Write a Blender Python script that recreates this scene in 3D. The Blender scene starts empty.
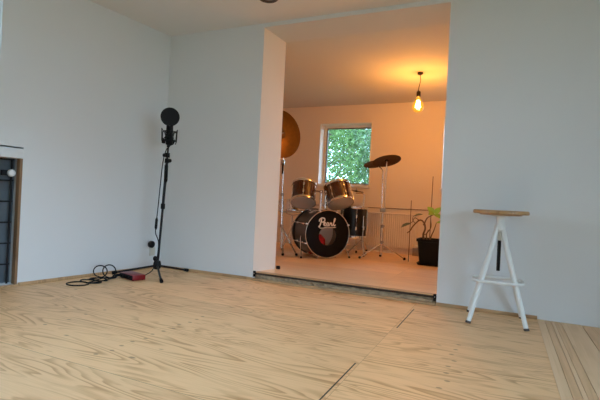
import bpy, bmesh, math, random
from mathutils import Vector, Matrix, Euler
random.seed(7)
PI = math.pi
C = bpy.context.scene.collection
V = Vector

# ------------------------------------------------------------------ materials
def new_mat(name):
    m = bpy.data.materials.new(name); m.use_nodes = True
    nt = m.node_tree
    return m, nt, nt.nodes['Principled BSDF']

def N(nt, t, **kw):
    n = nt.nodes.new(t)
    for k, v in kw.items(): setattr(n, k, v)
    return n

def plain(name, col, rough=.5, metal=0, bump=0, bscale=60, var=0, coat=0, spec=.5):
    m, nt, b = new_mat(name)
    b.inputs['Base Color'].default_value = (*col, 1)
    b.inputs['Roughness'].default_value = rough
    b.inputs['Metallic'].default_value = metal
    b.inputs['Coat Weight'].default_value = coat
    b.inputs['Specular IOR Level'].default_value = spec
    tc = N(nt, 'ShaderNodeTexCoord')
    nz = N(nt, 'ShaderNodeTexNoise'); nz.inputs['Scale'].default_value = bscale
    nz.inputs['Detail'].default_value = 4
    nt.links.new(tc.outputs['Object'], nz.inputs['Vector'])
    if var:
        mx = N(nt, 'ShaderNodeMix', data_type='RGBA')
        mx.inputs['A'].default_value = (*[c * (1 - var) for c in col], 1)
        mx.inputs['B'].default_value = (*[min(1, c * (1 + var)) for c in col], 1)
        nt.links.new(nz.outputs['Fac'], mx.inputs['Factor'])
        nt.links.new(mx.outputs['Result'], b.inputs['Base Color'])
    if bump:
        bp = N(nt, 'ShaderNodeBump'); bp.inputs['Strength'].default_value = bump
        bp.inputs['Distance'].default_value = .002
        nt.links.new(nz.outputs['Fac'], bp.inputs['Height'])
        nt.links.new(bp.outputs['Normal'], b.inputs['Normal'])
    return m

def math_node(nt, op, a, b=None, c=None):
    n = N(nt, 'ShaderNodeMath', operation=op)
    for i, x in enumerate((a, b, c)):
        if x is None: continue
        if isinstance(x, (int, float)): n.inputs[i].default_value = x
        else: nt.links.new(x, n.inputs[i])
    return n.outputs[0]

def mixc(nt, fac, a, b):
    n = N(nt, 'ShaderNodeMix', data_type='RGBA')
    for k, x in (('Factor', fac), ('A', a), ('B', b)):
        if isinstance(x, (int, float)): n.inputs[k].default_value = x
        elif isinstance(x, tuple): n.inputs[k].default_value = (*x, 1)
        else: nt.links.new(x, n.inputs[k])
    return n.outputs['Result']

def smooth(nt, x, lo, hi):
    n = N(nt, 'ShaderNodeMapRange', interpolation_type='SMOOTHSTEP')
    nt.links.new(x, n.inputs[0])
    n.inputs[1].default_value = lo; n.inputs[2].default_value = hi
    return n.outputs[0]

def scaled(nt, src, s, off=None):
    mp = N(nt, 'ShaderNodeMapping'); mp.inputs['Scale'].default_value = s
    nt.links.new(src, mp.inputs['Vector'])
    if off is not None: nt.links.new(off, mp.inputs['Location'])
    return mp.outputs['Vector']

def wood(name, base, line, along='X', sheets=None, contour=17, gx=.8, gy=6.4, rough=.45, knots=True, slits=(), rows=(), line_amt=.75, seam_y=None):
    """softwood veneer: contour lines of a stretched noise, fine fibres, knots, seams"""
    m, nt, b = new_mat(name)
    tc = N(nt, 'ShaderNodeTexCoord'); P = tc.outputs['Object']
    sp = N(nt, 'ShaderNodeSeparateXYZ'); nt.links.new(P, sp.inputs[0])
    x, y = sp.outputs[0], sp.outputs[1]
    L, W = (gx, gy)
    off = None
    seam = None
    if sheets:
        (x0, sx), (y0, sy) = sheets
        u = math_node(nt, 'DIVIDE', math_node(nt, 'SUBTRACT', x, x0), sx)
        v = math_node(nt, 'DIVIDE', math_node(nt, 'SUBTRACT', y, y0), sy)
        cb = N(nt, 'ShaderNodeCombineXYZ')
        nt.links.new(math_node(nt, 'FLOOR', u), cb.inputs[0]); nt.links.new(math_node(nt, 'FLOOR', v), cb.inputs[1])
        wn = N(nt, 'ShaderNodeTexWhiteNoise'); nt.links.new(cb.outputs[0], wn.inputs['Vector'])
        sc = N(nt, 'ShaderNodeVectorMath', operation='SCALE'); sc.inputs['Scale'].default_value = 37
        nt.links.new(wn.outputs['Color'], sc.inputs[0]); off = sc.outputs[0]
        fu = math_node(nt, 'ABSOLUTE', math_node(nt, 'SUBTRACT', math_node(nt, 'FRACT', math_node(nt, 'ADD', u, .5)), .5))
        fv = math_node(nt, 'ABSOLUTE', math_node(nt, 'SUBTRACT', math_node(nt, 'FRACT', math_node(nt, 'ADD', v, .5)), .5))
        su = math_node(nt, 'LESS_THAN', fu, .0012 / sx); sv = math_node(nt, 'LESS_THAN', fv, .0012 / sy)
        seam = math_node(nt, 'MAXIMUM', su, sv)
    sc1 = (L, W, 1) if along == 'X' else (W, L, 1)
    sc2 = (6, 190, 1) if along == 'X' else (190, 6, 1)
    sc3 = (2.2, 7, 1) if along == 'X' else (7, 2.2, 1)
    n1 = N(nt, 'ShaderNodeTexNoise'); n1.inputs['Scale'].default_value = 1; n1.inputs['Detail'].default_value = 1.6
    n1.inputs['Roughness'].default_value = .42; n1.inputs['Distortion'].default_value = .35
    nt.links.new(scaled(nt, P, sc1, off), n1.inputs['Vector'])
    fr = math_node(nt, 'FRACT', math_node(nt, 'MULTIPLY', n1.outputs['Fac'], contour))
    ln = math_node(nt, 'MULTIPLY', smooth(nt, fr, .35, .9), math_node(nt, 'SUBTRACT', 1, smooth(nt, fr, .88, 1.0)))
    n4 = N(nt, 'ShaderNodeTexNoise'); n4.inputs['Scale'].default_value = 1; n4.inputs['Detail'].default_value = 2
    nt.links.new(scaled(nt, P, sc3, off), n4.inputs['Vector'])
    ln = math_node(nt, 'MULTIPLY', ln, smooth(nt, n4.outputs['Fac'], .3, .62))
    n2 = N(nt, 'ShaderNodeTexNoise'); n2.inputs['Scale'].default_value = 1; n2.inputs['Detail'].default_value = 3
    nt.links.new(scaled(nt, P, sc2, off), n2.inputs['Vector'])
    fib = smooth(nt, n2.outputs['Fac'], .35, .7)
    fac = math_node(nt, 'ADD', math_node(nt, 'MULTIPLY', ln, line_amt), math_node(nt, 'MULTIPLY', fib, .16))
    col = mixc(nt, fac, base, line)
    dark = tuple(c * .42 for c in line)
    if sheets:
        tint = mixc(nt, wn.outputs['Value'], (.9, .9, .9), (1.05, 1.04, 1.02))
        mm = N(nt, 'ShaderNodeMix', data_type='RGBA', blend_type='MULTIPLY'); mm.inputs['Factor'].default_value = 1
        nt.links.new(col, mm.inputs['A']); nt.links.new(tint, mm.inputs['B']); col = mm.outputs['Result']
    if knots:
        vo = N(nt, 'ShaderNodeTexVoronoi'); vo.inputs['Scale'].default_value = 1
        nt.links.new(scaled(nt, P, (3.3, 6.5, 1) if along == 'X' else (6.5, 3.3, 1), off), vo.inputs['Vector'])
        k = math_node(nt, 'SUBTRACT', 1, smooth(nt, vo.outputs['Distance'], .03, .085))
        sel = N(nt, 'ShaderNodeSeparateColor'); nt.links.new(vo.outputs['Color'], sel.inputs[0])
        k = math_node(nt, 'MULTIPLY', k, math_node(nt, 'GREATER_THAN', sel.outputs[0], .38))
        col = mixc(nt, math_node(nt, 'MULTIPLY', k, .75), col, dark)
    if sheets and knots:                                   # short dark flecks along the grain
        n5 = N(nt, 'ShaderNodeTexNoise'); n5.inputs['Scale'].default_value = 1; n5.inputs['Detail'].default_value = 2
        nt.links.new(scaled(nt, P, (7, 48, 1), off), n5.inputs['Vector'])
        n6 = N(nt, 'ShaderNodeTexNoise'); n6.inputs['Scale'].default_value = 1
        nt.links.new(scaled(nt, P, (1.6, 3.1, 1), off), n6.inputs['Vector'])
        fk = math_node(nt, 'MULTIPLY', smooth(nt, n5.outputs['Fac'], .56, .70), smooth(nt, n6.outputs['Fac'], .42, .62))
        col = mixc(nt, math_node(nt, 'MULTIPLY', fk, .6), col, line)
    if seam is not None:
        col = mixc(nt, math_node(nt, 'MULTIPLY', seam, .45), col, dark)
    for (rx, step, ya, yb) in rows:                      # rows of filled screw holes across the grain
        fy = math_node(nt, 'SUBTRACT', math_node(nt, 'FRACT', math_node(nt, 'DIVIDE', y, step)), .5)
        ey = math_node(nt, 'MULTIPLY', fy, step)
        ex = math_node(nt, 'MULTIPLY', math_node(nt, 'SUBTRACT', math_node(nt, 'ADD', x, math_node(nt, 'MULTIPLY', math_node(nt, 'SINE', math_node(nt, 'MULTIPLY', math_node(nt, 'FLOOR', math_node(nt, 'DIVIDE', y, step)), 2.3)), .012)), rx), .7)
        d = math_node(nt, 'SQRT', math_node(nt, 'ADD', math_node(nt, 'MULTIPLY', ex, ex), math_node(nt, 'MULTIPLY', ey, ey)))
        k = math_node(nt, 'SUBTRACT', 1, smooth(nt, d, .006, .011))
        k = math_node(nt, 'MULTIPLY', k, math_node(nt, 'MULTIPLY', math_node(nt, 'GREATER_THAN', y, ya), math_node(nt, 'LESS_THAN', y, yb)))
        col = mixc(nt, math_node(nt, 'MULTIPLY', k, .6), col, dark)
    for (sx_, ya, yb, w) in slits:                        # open saw cuts between the sheets
        k = math_node(nt, 'LESS_THAN', math_node(nt, 'ABSOLUTE', math_node(nt, 'SUBTRACT', x, sx_)), w)
        k = math_node(nt, 'MULTIPLY', k, math_node(nt, 'MULTIPLY', math_node(nt, 'GREATER_THAN', y, ya), math_node(nt, 'LESS_THAN', y, yb)))
        col = mixc(nt, k, col, (.02, .015, .01))
    for (sy_, xa, xb, w) in (seam_y or ()):
        k = math_node(nt, 'LESS_THAN', math_node(nt, 'ABSOLUTE', math_node(nt, 'SUBTRACT', y, sy_)), w)
        k = math_node(nt, 'MULTIPLY', k, math_node(nt, 'MULTIPLY', math_node(nt, 'GREATER_THAN', x, xa), math_node(nt, 'LESS_THAN', x, xb)))
        col = mixc(nt, k, col, (.22, .12, .05))
    nt.links.new(col, b.inputs['Base Color'])
    b.inputs['Roughness'].default_value = rough
    bp = N(nt, 'ShaderNodeBump'); bp.inputs['Strength'].default_value = .12; bp.inputs['Distance'].default_value = .001
    nt.links.new(fac, bp.inputs['Height']); nt.links.new(bp.outputs['Normal'], b.inputs['Normal'])
    return m

M = {}
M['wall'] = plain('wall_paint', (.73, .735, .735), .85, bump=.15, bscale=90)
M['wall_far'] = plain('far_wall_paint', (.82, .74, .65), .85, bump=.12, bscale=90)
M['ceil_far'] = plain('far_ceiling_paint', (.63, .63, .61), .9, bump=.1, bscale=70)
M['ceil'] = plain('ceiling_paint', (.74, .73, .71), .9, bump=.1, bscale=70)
M['ply'] = wood('plywood', (.88, .54, .275), (.50, .235, .085), 'X', sheets=((-.575, 2.12), (1.335, 1.22)),
                slits=((-.556, 2.69, 3.253, .0034), (-.593, 1.0, 1.992, .0034)),
                rows=((-1.635, .071, 1.42, 2.25), (-2.22, .13, 1.5, 2.3), (-.20, .093, 1.9, 2.6)), seam_y=((1.335, -2.4, -.6, .0011),), rough=.48)
M['ply_far'] = wood('far_floorboards', (.93, .66, .42), (.72, .45, .25), 'X', sheets=((-2.2, 1.3), (3.5, .2)), gx=.8, gy=6, contour=6, knots=False, rough=.3, line_amt=.45)
M['plank'] = wood('plank_wood', (.80, .53, .31), (.66, .41, .21), 'Y', gx=.4, gy=14, contour=7, knots=False, rough=.5, line_amt=.5)
M['plank_dark'] = wood('plank_wood_aged', (.74, .46, .25), (.56, .32, .15), 'Y', gx=.4, gy=14, contour=7, knots=False, rough=.5, line_amt=.5)
M['pine'] = wood('pine_strip', (.56, .345, .175), (.33, .19, .09), 'X', gx=1, gy=20, contour=7, knots=False, rough=.5)
M['plank_edge'] = wood('stained_jamb', (.27, .155, .08), (.17, .09, .04), 'X', gx=1, gy=20, contour=7, knots=False, rough=.6)
M['oak'] = wood('oak_seat', (.46, .255, .10), (.26, .125, .045), 'X', gx=3, gy=26, contour=6, knots=False, rough=.4)
M['black'] = plain('black_plastic', (.006, .006, .0065), .5, bump=.05, spec=.22)
M['matte_black'] = plain('black_rubber', (.007, .007, .0075), .8, spec=.2)
M['blackmetal'] = plain('black_painted_steel', (.008, .008, .009), .4, var=.1, spec=.3)
M['cable'] = plain('black_cable', (.008, .008, .008), .6, spec=.25)
M['white_steel'] = plain('white_painted_steel', (.78, .78, .75), .35, bump=.03)
M['chrome'] = plain('chrome', (.72, .70, .68), .16, 1, var=.05)
M['steel'] = plain('dull_steel', (.42, .40, .38), .35, 1, var=.1)
M['mahogany'] = plain('mahogany_wrap', (.060, .016, .006), .2, coat=.7, var=.5, bscale=160)
M['darkwrap'] = plain('black_wrap', (.008, .007, .007), .3, coat=.25, var=.4, bscale=120, spec=.35)
M['drum_inside'] = plain('raw_shell_ply', (.55, .40, .27), .6, var=.1, bscale=20)
M['black_head'] = plain('black_drum_head', (.004, .0035, .0035), .45, spec=.16)
M['logo'] = plain('logo_silver', (.82, .78, .72), .4)
M['red'] = plain('red_anodised', (.22, .008, .012), .35, 0, bump=.05)
M['red_cloth'] = plain('red_cloth', (.55, .015, .02), .9, bump=.4, bscale=120)
M['bronze'] = plain('bronze', (.20, .105, .028), .30, 1, var=.3, bscale=25)
M['bronze_dark'] = plain('dark_bronze', (.075, .032, .014), .45, 1, var=.3, bscale=30)
M['frame_white'] = plain('window_frame_white', (.80, .81, .80), .4)
M['frame_grey'] = plain('window_gasket_grey', (.16, .16, .16), .5)
M['pot'] = plain('black_pot', (.007, .007, .007), .6, bump=.1, spec=.2)
M['soil'] = plain('soil', (.05, .032, .02), .95, bump=1, bscale=80, var=.4)
M['stem'] = plain('plant_stem', (.17, .10, .055), .8, var=.3, bscale=50)
M['cane'] = plain('bamboo_cane', (.16, .085, .045), .7, var=.2, bscale=40)
M['radiator'] = plain('radiator_enamel', (.80, .74, .66), .4)
M['plaster'] = plain('rough_plaster', (.40, .285, .175), .95, bump=1, bscale=28, var=.75)
M['darkedge'] = plain('dark_nosing', (.045, .028, .018), .55, var=.3, bscale=30)
M['niche'] = plain('niche_back', (.11, .125, .14), .7, var=.45, bscale=6)
M['iron'] = plain('dark_iron', (.012, .012, .013), .6, .2, spec=.25)
M['brownplastic'] = plain('brown_fitting', (.075, .05, .04), .45)
M['lens'] = plain('fitting_lens', (.30, .26, .24), .2)
M['cream'] = plain('cream_plate', (.62, .58, .49), .6)
M['bark'] = plain('bark', (.20, .17, .14), .9, bump=.8, bscale=30, var=.3)
M['lawn'] = plain('lawn_ground', (.12, .17, .07), .95, bump=1, bscale=20, var=.4)
M['brass'] = plain('brass_socket', (.06, .045, .03), .35, .8)
M['grey_paint'] = plain('exterior_render', (.5, .5, .48), .9)

def leaf_mat(name, a, b_, trans=.45):
    m, nt, b = new_mat(name)
    oi = N(nt, 'ShaderNodeNewGeometry')
    col = mixc(nt, oi.outputs['Random Per Island'], a, b_)
    df = N(nt, 'ShaderNodeBsdfDiffuse'); tr = N(nt, 'ShaderNodeBsdfTranslucent'); mx = N(nt, 'ShaderNodeMixShader')
    gl = N(nt, 'ShaderNodeBsdfGlossy'); gl.inputs['Roughness'].default_value = .35
    m2 = N(nt, 'ShaderNodeMixShader'); m2.inputs[0].default_value = .06
    nt.links.new(col, df.inputs[0]); nt.links.new(col, tr.inputs[0]); mx.inputs[0].default_value = trans
    nt.links.new(df.outputs[0], mx.inputs[1]); nt.links.new(tr.outputs[0], mx.inputs[2])
    nt.links.new(mx.outputs[0], m2.inputs[1]); nt.links.new(gl.outputs[0], m2.inputs[2])
    nt.links.new(m2.outputs[0], nt.nodes['Material Output'].inputs[0])
    return m
M['leaf_a'] = leaf_mat('leaves_bright', (.12, .26, .07), (.30, .46, .18))
M['leaf_b'] = leaf_mat('leaves_mid', (.07, .17, .05), (.18, .31, .11))
M['leaf_c'] = leaf_mat('leaves_blue_green', (.11, .22, .11), (.27, .40, .23))
M['leaf_lime'] = leaf_mat('leaf_lime', (.30, .55, .04), (.40, .62, .08))
M['leaf_grey'] = leaf_mat('leaf_grey_green', (.13, .19, .14), (.18, .24, .19))

def glass_mat():
    m, nt, b = new_mat('window_glass')
    nt.nodes.remove(b)
    t = N(nt, 'ShaderNodeBsdfTransparent'); t.inputs[0].default_value = (.95, .98, .97, 1)
    g = N(nt, 'ShaderNodeBsdfGlossy'); g.inputs['Roughness'].default_value = .02
    fr = N(nt, 'ShaderNodeFresnel'); fr.inputs['IOR'].default_value = 1.3
    mx = N(nt, 'ShaderNodeMixShader')
    nt.links.new(fr.outputs[0], mx.inputs[0]); nt.links.new(t.outputs[0], mx.inputs[1]); nt.links.new(g.outputs[0], mx.inputs[2])
    nt.links.new(mx.outputs[0], nt.nodes['Material Output'].inputs[0])
    return m
M['glass'] = glass_mat()

def bulb_mat():
    m, nt, b = new_mat('amber_bulb_glass'); nt.nodes.remove(b)
    t = N(nt, 'ShaderNodeBsdfTransparent'); t.inputs[0].default_value = (1, .74, .30, 1)
    e = N(nt, 'ShaderNodeEmission'); e.inputs[0].default_value = (1, .50, .06, 1); e.inputs[1].default_value = 1.3
    a = N(nt, 'ShaderNodeMixShader'); a.inputs[0].default_value = .55
    g = N(nt, 'ShaderNodeBsdfGlossy'); g.inputs['Roughness'].default_value = .05
    mx = N(nt, 'ShaderNodeMixShader'); mx.inputs[0].default_value = .06
    nt.links.new(t.outputs[0], a.inputs[1]); nt.links.new(e.outputs[0], a.inputs[2])
    nt.links.new(a.outputs[0], mx.inputs[1]); nt.links.new(g.outputs[0], mx.inputs[2])
    nt.links.new(mx.outputs[0], nt.nodes['Material Output'].inputs[0])
    return m
M['bulb'] = bulb_mat()
def emit(name, col, s):
    m, nt, b = new_mat(name); nt.nodes.remove(b)
    e = N(nt, 'ShaderNodeEmission'); e.inputs[0].default_value = (*col, 1); e.inputs[1].default_value = s
    nt.links.new(e.outputs[0], nt.nodes['Material Output'].inputs[0]); return m
M['filament'] = emit('glowing_filament', (1, .48, .17), 1300)

def head_mat():
    m, nt, b = new_mat('coated_drum_head'); nt.nodes.remove(b)
    d = N(nt, 'ShaderNodeBsdfDiffuse'); d.inputs[0].default_value = (.85, .80, .74, 1)
    t = N(nt, 'ShaderNodeBsdfTranslucent'); t.inputs[0].default_value = (.92, .88, .82, 1)
    mx = N(nt, 'ShaderNodeMixShader'); mx.inputs[0].default_value = .58
    g = N(nt, 'ShaderNodeBsdfGlossy'); g.inputs['Roughness'].default_value = .3
    m2 = N(nt, 'ShaderNodeMixShader'); m2.inputs[0].default_value = .06
    nt.links.new(d.outputs[0], mx.inputs[1]); nt.links.new(t.outputs[0], mx.inputs[2])
    nt.links.new(mx.outputs[0], m2.inputs[1]); nt.links.new(g.outputs[0], m2.inputs[2])
    nt.links.new(m2.outputs[0], nt.nodes['Material Output'].inputs[0]); return m
M['head'] = head_mat()

# ------------------------------------------------------------------ mesh helpers
class MB:
    def __init__(s, mat=None): s.bm = bmesh.new(); s.M = mat or Matrix()
    def v(s, p): return s.bm.verts.new(s.M @ V(p))
    def face(s, vs):
        try: return s.bm.faces.new(vs)
        except ValueError: return None
    def box(s, a, b, bevel=0, rot=None, seg=2):
        a, b = V(a), V(b); c = (a + b) / 2; d = b - a
        t = bmesh.ops.create_cube(s.bm, size=1)['verts']
        for q in t: q.co = V((q.co.x * d.x, q.co.y * d.y, q.co.z * d.z))
        if bevel:
            es = list({e for q in t for e in q.link_edges})
            r = bmesh.ops.bevel(s.bm, geom=es, offset=bevel, segments=seg, affect='EDGES', profile=.5)
            t = list({q for f in r['faces'] for q in f.verts} | {q for q in t if q.is_valid})
        for q in t:
            co = q.co
            if rot is not None: co = rot @ co
            q.co = s.M @ (co + c)
        return s
    def rings(s, rings, cap0=True, cap1=True, closed=False):
        R = [[s.v(p) for p in r] for r in rings]; n = len(R[0])
        pairs = list(zip(R, R[1:])) + ([(R[-1], R[0])] if closed else [])
        for A, B in pairs:
            for i in range(n): s.face([A[i], A[(i+1) % n], B[(i+1) % n], B[i]])
        if not closed:
            if cap0: s.face(R[0][::-1])
            if cap1: s.face(R[-1])
        return s
    def tube(s, pts, r, seg=10, closed=False, caps=True):
        pts = [V(p) for p in pts]; n = len(pts)
        rs = r if isinstance(r, (list, tuple)) else [r] * n
        T = []
        for i in range(n):
            if closed: t = pts[(i+1) % n] - pts[i-1]
            else: t = pts[min(i+1, n-1)] - pts[max(i-1, 0)]
            T.append(t.normalized() if t.length > 1e-9 else V((0, 0, 1)))
        up = V((0, 0, 1)) if abs(T[0].z) < .9 else V((1, 0, 0))
        nx = T[0].cross(up).normalized(); out = []
        for i in range(n):
            if i:
                nx = nx - T[i] * nx.dot(T[i])
                nx = nx.normalized() if nx.length > 1e-6 else T[i].cross(up).normalized()
            ny = T[i].cross(nx)
            out.append([pts[i] + (nx * math.cos(2*PI*k/seg) + ny * math.sin(2*PI*k/seg)) * rs[i] for k in range(seg)])
        return s.rings(out, caps, caps, closed)
    def cyl(s, a, b, r, r2=None, seg=20): return s.tube([a, b], [r, r if r2 is None else r2], seg)
    def lathe(s, prof, seg=32, closed=False, M=None):
        """profile of (radius, z) turned about local Z"""
        M = M or Matrix(); R = []
        for (r, z) in prof:
            R.append([M @ V((max(r, 1e-5) * math.cos(2*PI*k/seg), max(r, 1e-5) * math.sin(2*PI*k/seg), z)) for k in range(seg)])
        return s.rings(R, prof[0][0] > 1e-4, prof[-1][0] > 1e-4, closed)
    def torus(s, R, r, seg=40, ms=10, M=None):
        M = M or Matrix()
        return s.tube([M @ V((R*math.cos(2*PI*k/seg), R*math.sin(2*PI*k/seg), 0)) for k in range(seg)], r, ms, closed=True)
    def ball(s, c, r, seg=16):
        c = V(c); r = V(r) if not isinstance(r, (int, float)) else V((r, r, r))
        t = bmesh.ops.create_uvsphere(s.bm, u_segments=seg, v_segments=max(6, seg//2), radius=1)['verts']
        for q in t: q.co = s.M @ (c + V((q.co.x*r.x, q.co.y*r.y, q.co.z*r.z)))
        return s
    def build(s, name, mat, parent=None, base=None, smooth=True, ang=35):
        bmesh.ops.remove_doubles(s.bm, verts=s.bm.verts, dist=1e-6)
        bmesh.ops.recalc_face_normals(s.bm, faces=s.bm.faces)
        loc = V(base) if base is not None else (V(parent['_b']) if parent is not None and '_b' in parent else V((0, 0, 0)))
        for q in s.bm.verts: q.co -= loc
        me = bpy.data.meshes.new(name); s.bm.to_mesh(me); s.bm.free()
        me.materials.append(mat)
        if smooth:
            for p in me.polygons: p.use_smooth = True
            me.set_sharp_from_angle(angle=math.radians(ang))
        o = bpy.data.objects.new(name, me); C.objects.link(o)
        o['_b'] = tuple(loc)
        if parent is not None: o.parent = parent
        else: o.location = loc
        return o

def spline(pts, n=12):
    pts = [V(p) for p in pts]; out = []
    P = [2*pts[0]-pts[1]] + pts + [2*pts[-1]-pts[-2]]
    for i in range(1, len(P)-2):
        for k in range(n):
            t = k / n; a, b, c, d = P[i-1:i+3]
            out.append(.5*((2*b)+(c-a)*t+(2*a-5*b+4*c-d)*t*t+(3*b-a-3*c+d)*t**3))
    out.append(pts[-1]); return out

def tag(o, label, cat, group=None):
    o['label'] = label; o['category'] = cat
    if group: o['group'] = group
    return o
def thing(name, label, cat, loc, group=None):
    o = bpy.data.objects.new(name, None); C.objects.link(o); o.location = loc; o['_b'] = tuple(loc)
    o.empty_display_size = .1
    return tag(o, label, cat, group)
def struct(o): o['kind'] = 'structure'; return o
def frame(o, z, x=None):
    """matrix with origin o, local Z along z"""
    z = V(z).normalized(); x = V(x) if x is not None else (V((0, 0, 1)) if abs(z.z) < .9 else V((1, 0, 0))).cross(z)
    x = (x - z * x.dot(z)).normalized(); y = z.cross(x)
    return Matrix.Translation(V(o)) @ Matrix((x, y, z)).transposed().to_4x4()

# ------------------------------------------------------------------ the room
ZC, ZL, ZF = 2.315, 2.28, .072           # main ceiling, lintel, raised floor
XA, XB = -2.035, -.434                   # opening
YW, YB, YFAR = 3.48, 3.78, 6.10
struct(MB().box((-4.2, -2.5, -.12), (.237, 3.55, 0)).build('floor', M['ply'], smooth=False))
planks = MB(); dark = MB()
xs = [(.237, .281, 0), (.283, .318, 1), (.320, .338, 0), (.340, .376, 1), (.378, .498, 0), (.502, .62, 1), (.624, .76, 0), (.764, .9, 1), (.904, 1.04, 0),
      (1.044, 1.2, 0), (1.204, 1.35, 1), (1.354, 1.5, 0), (1.504, 1.7, 0), (1.704, 1.9, 1), (1.904, 2.1, 0), (2.104, 2.3, 1), (2.304, 2.55, 0), (2.554, 2.8, 1), (2.804, 3.2, 0)]
for a, b, k in xs: (dark if k else planks).box((a, -2.4, -.02), (b, 3.48, .002 if k == 0 else .001), bevel=.0012, seg=1)
fp = struct(planks.build('floor_planks', M['plank'], smooth=False))
struct(dark.build('floor_planks', M['plank_dark'], smooth=False))
struct(MB().box((.237, -2.5, -.12), (3.3, 3.55, -.012)).build('floor_base', M['darkedge'], smooth=False))
K0, K1, K2, K3 = -2.2, -.7, .5, 1.9                     # unseen roof light added for daylight, over the left of the viewer
c = MB()
c.box((-4.3, -2.6, ZC), (K0, 3.785, ZC+.2)); c.box((K1, -2.6, ZC), (3.4, 3.785, ZC+.2)); c.box((K0, -2.6, ZC), (K1, K2, ZC+.2)); c.box((K0, K3, ZC), (K1, 3.785, ZC+.2))
struct(c.build('ceiling', M['ceil'], smooth=False))

w = MB()                                                      # wall between the two rooms, with the opening
XJ = -1.965                                                   # the left reveal is slightly splayed
w.rings([[(-3.7, YW, z), (XA, YW, z), (XJ, YB, z), (-3.7, YB, z)] for z in (-.1, ZC+.1)])
w.box((XB, YW, -.1), (3.4, YB, ZC+.1))
w.rings([[(x, YW, ZL), (x, YB, 2.237), (x, YB, ZC+.1), (x, YW, ZC+.1)] for x in (XA, XB)])
wb = struct(w.build('wall_back', M['wall'], smooth=False))
wb.data.materials.append(M['wall_far']); wb.data.materials.append(M['ceil_far'])                        # far side in far-room paint; reveals share it, bulb warmth put into colour
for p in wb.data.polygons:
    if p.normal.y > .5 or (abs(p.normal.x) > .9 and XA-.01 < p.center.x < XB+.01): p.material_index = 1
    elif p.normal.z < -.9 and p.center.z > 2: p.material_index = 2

ANG = math.atan(.115)                                          # left wall runs slightly askew
LW = Matrix.Translation((-3.11, 3.48, 0)) @ Matrix.Rotation(-PI/2 - ANG, 4, 'Z')    # local x: along the wall to the viewer, +y: into the room
w = MB(LW)
T = -.32
n0, n1, nz = 1.349, 2.246, 1.03                                # niche
g0, g1, gz0, gz1 = 1.535, 3.35, 1.06, 2.17                      # window, its unseen width stretched for more daylight
w.box((-.1, T, -.1), (n0, 0, ZC+.1)); w.box((n1, T, -.1), (5.9, 0, ZC+.1))
w.box((n0, T, -.1), (n1, 0, .012)); w.box((n0, T, nz), (n1, 0, gz0))
w.box((n0, T, gz0), (g0, 0, ZC+.1)); w.box((n0, T, gz1), (n1, 0, ZC+.1))
w.box((n0, T, .012), (n1, -.2, nz))
def carve_left():
    w2 = MB(LW)
    w2.box((-.1, T, -.1), (n0, 0, ZC+.1)); w2.box((g1, T, -.1), (5.9, 0, ZC+.1))
    w2.box((n0, T, -.1), (n1, 0, .012)); w2.box((n0, T, nz), (n1, 0, gz0)); w2.box((n0, T, .012), (n1, -.2, nz))
    w2.box((n1, T, -.1), (g1, 0, gz0)); w2.box((n0, T, gz0), (g0, 0, ZC+.1)); w2.box((g0, T, gz1), (g1, 0, ZC+.1))
    return w2
w.bm.free()
struct(carve_left().build('wall_left', M['wall'], smooth=False))
# niche lining, lintel and heating grid
MBn = MB(LW).box((n0, -.199, .012), (n1, -.115, nz-.001)).build('niche_panel', M['niche'], smooth=False); struct(MBn)
struct(MB(LW).box((n0+.0005, -.045, .013), (n0+.02, .002, nz-.085), .002).box((n1-.02, -.045, .013), (n1-.0005, .002, nz-.085), .002).build('trim_1', M['plank_edge'], smooth=False))
struct(MB(LW).box((n0+.004, -.17, nz-.085), (n1-.004, .012, nz-.012), .003).build('trim_2', M['wall'], smooth=False))
hp = LW @ V(((n0+n1)/2, -.07, .013))
t = thing('heating_grid', 'dark iron heating grid standing in the recess of the left wall', 'pipe grid', hp)
for k in range(9):
    s = n0 + .040 + k * .0985
    MB(LW).tube([(s, -.07, .013), (s, -.07, .94)], .0075, 8).build('upright_bar', M['iron'], t)
for k in range(6):
    z = .16 + k * .155
    MB(LW).tube([(n0+.031, -.062, z), (n1-.031, -.062, z)], .006, 8).build('cross_bar', M['iron'], t)
for s in (n0+.055, n0+.36):
    fm = LW @ frame((s, -.055, .835), (0, 1, 0))
    MB(fm).lathe([(.001, .03), (.02, .03), (.026, .022), (.026, 0), (.001, 0)], 20).build('valve_cap', M['frame_white'], t)
    MB(LW).box((s-.03, -.075, .815), (s+.06, -.05, .855), .005).build('valve_body', M['iron'], t)

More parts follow.
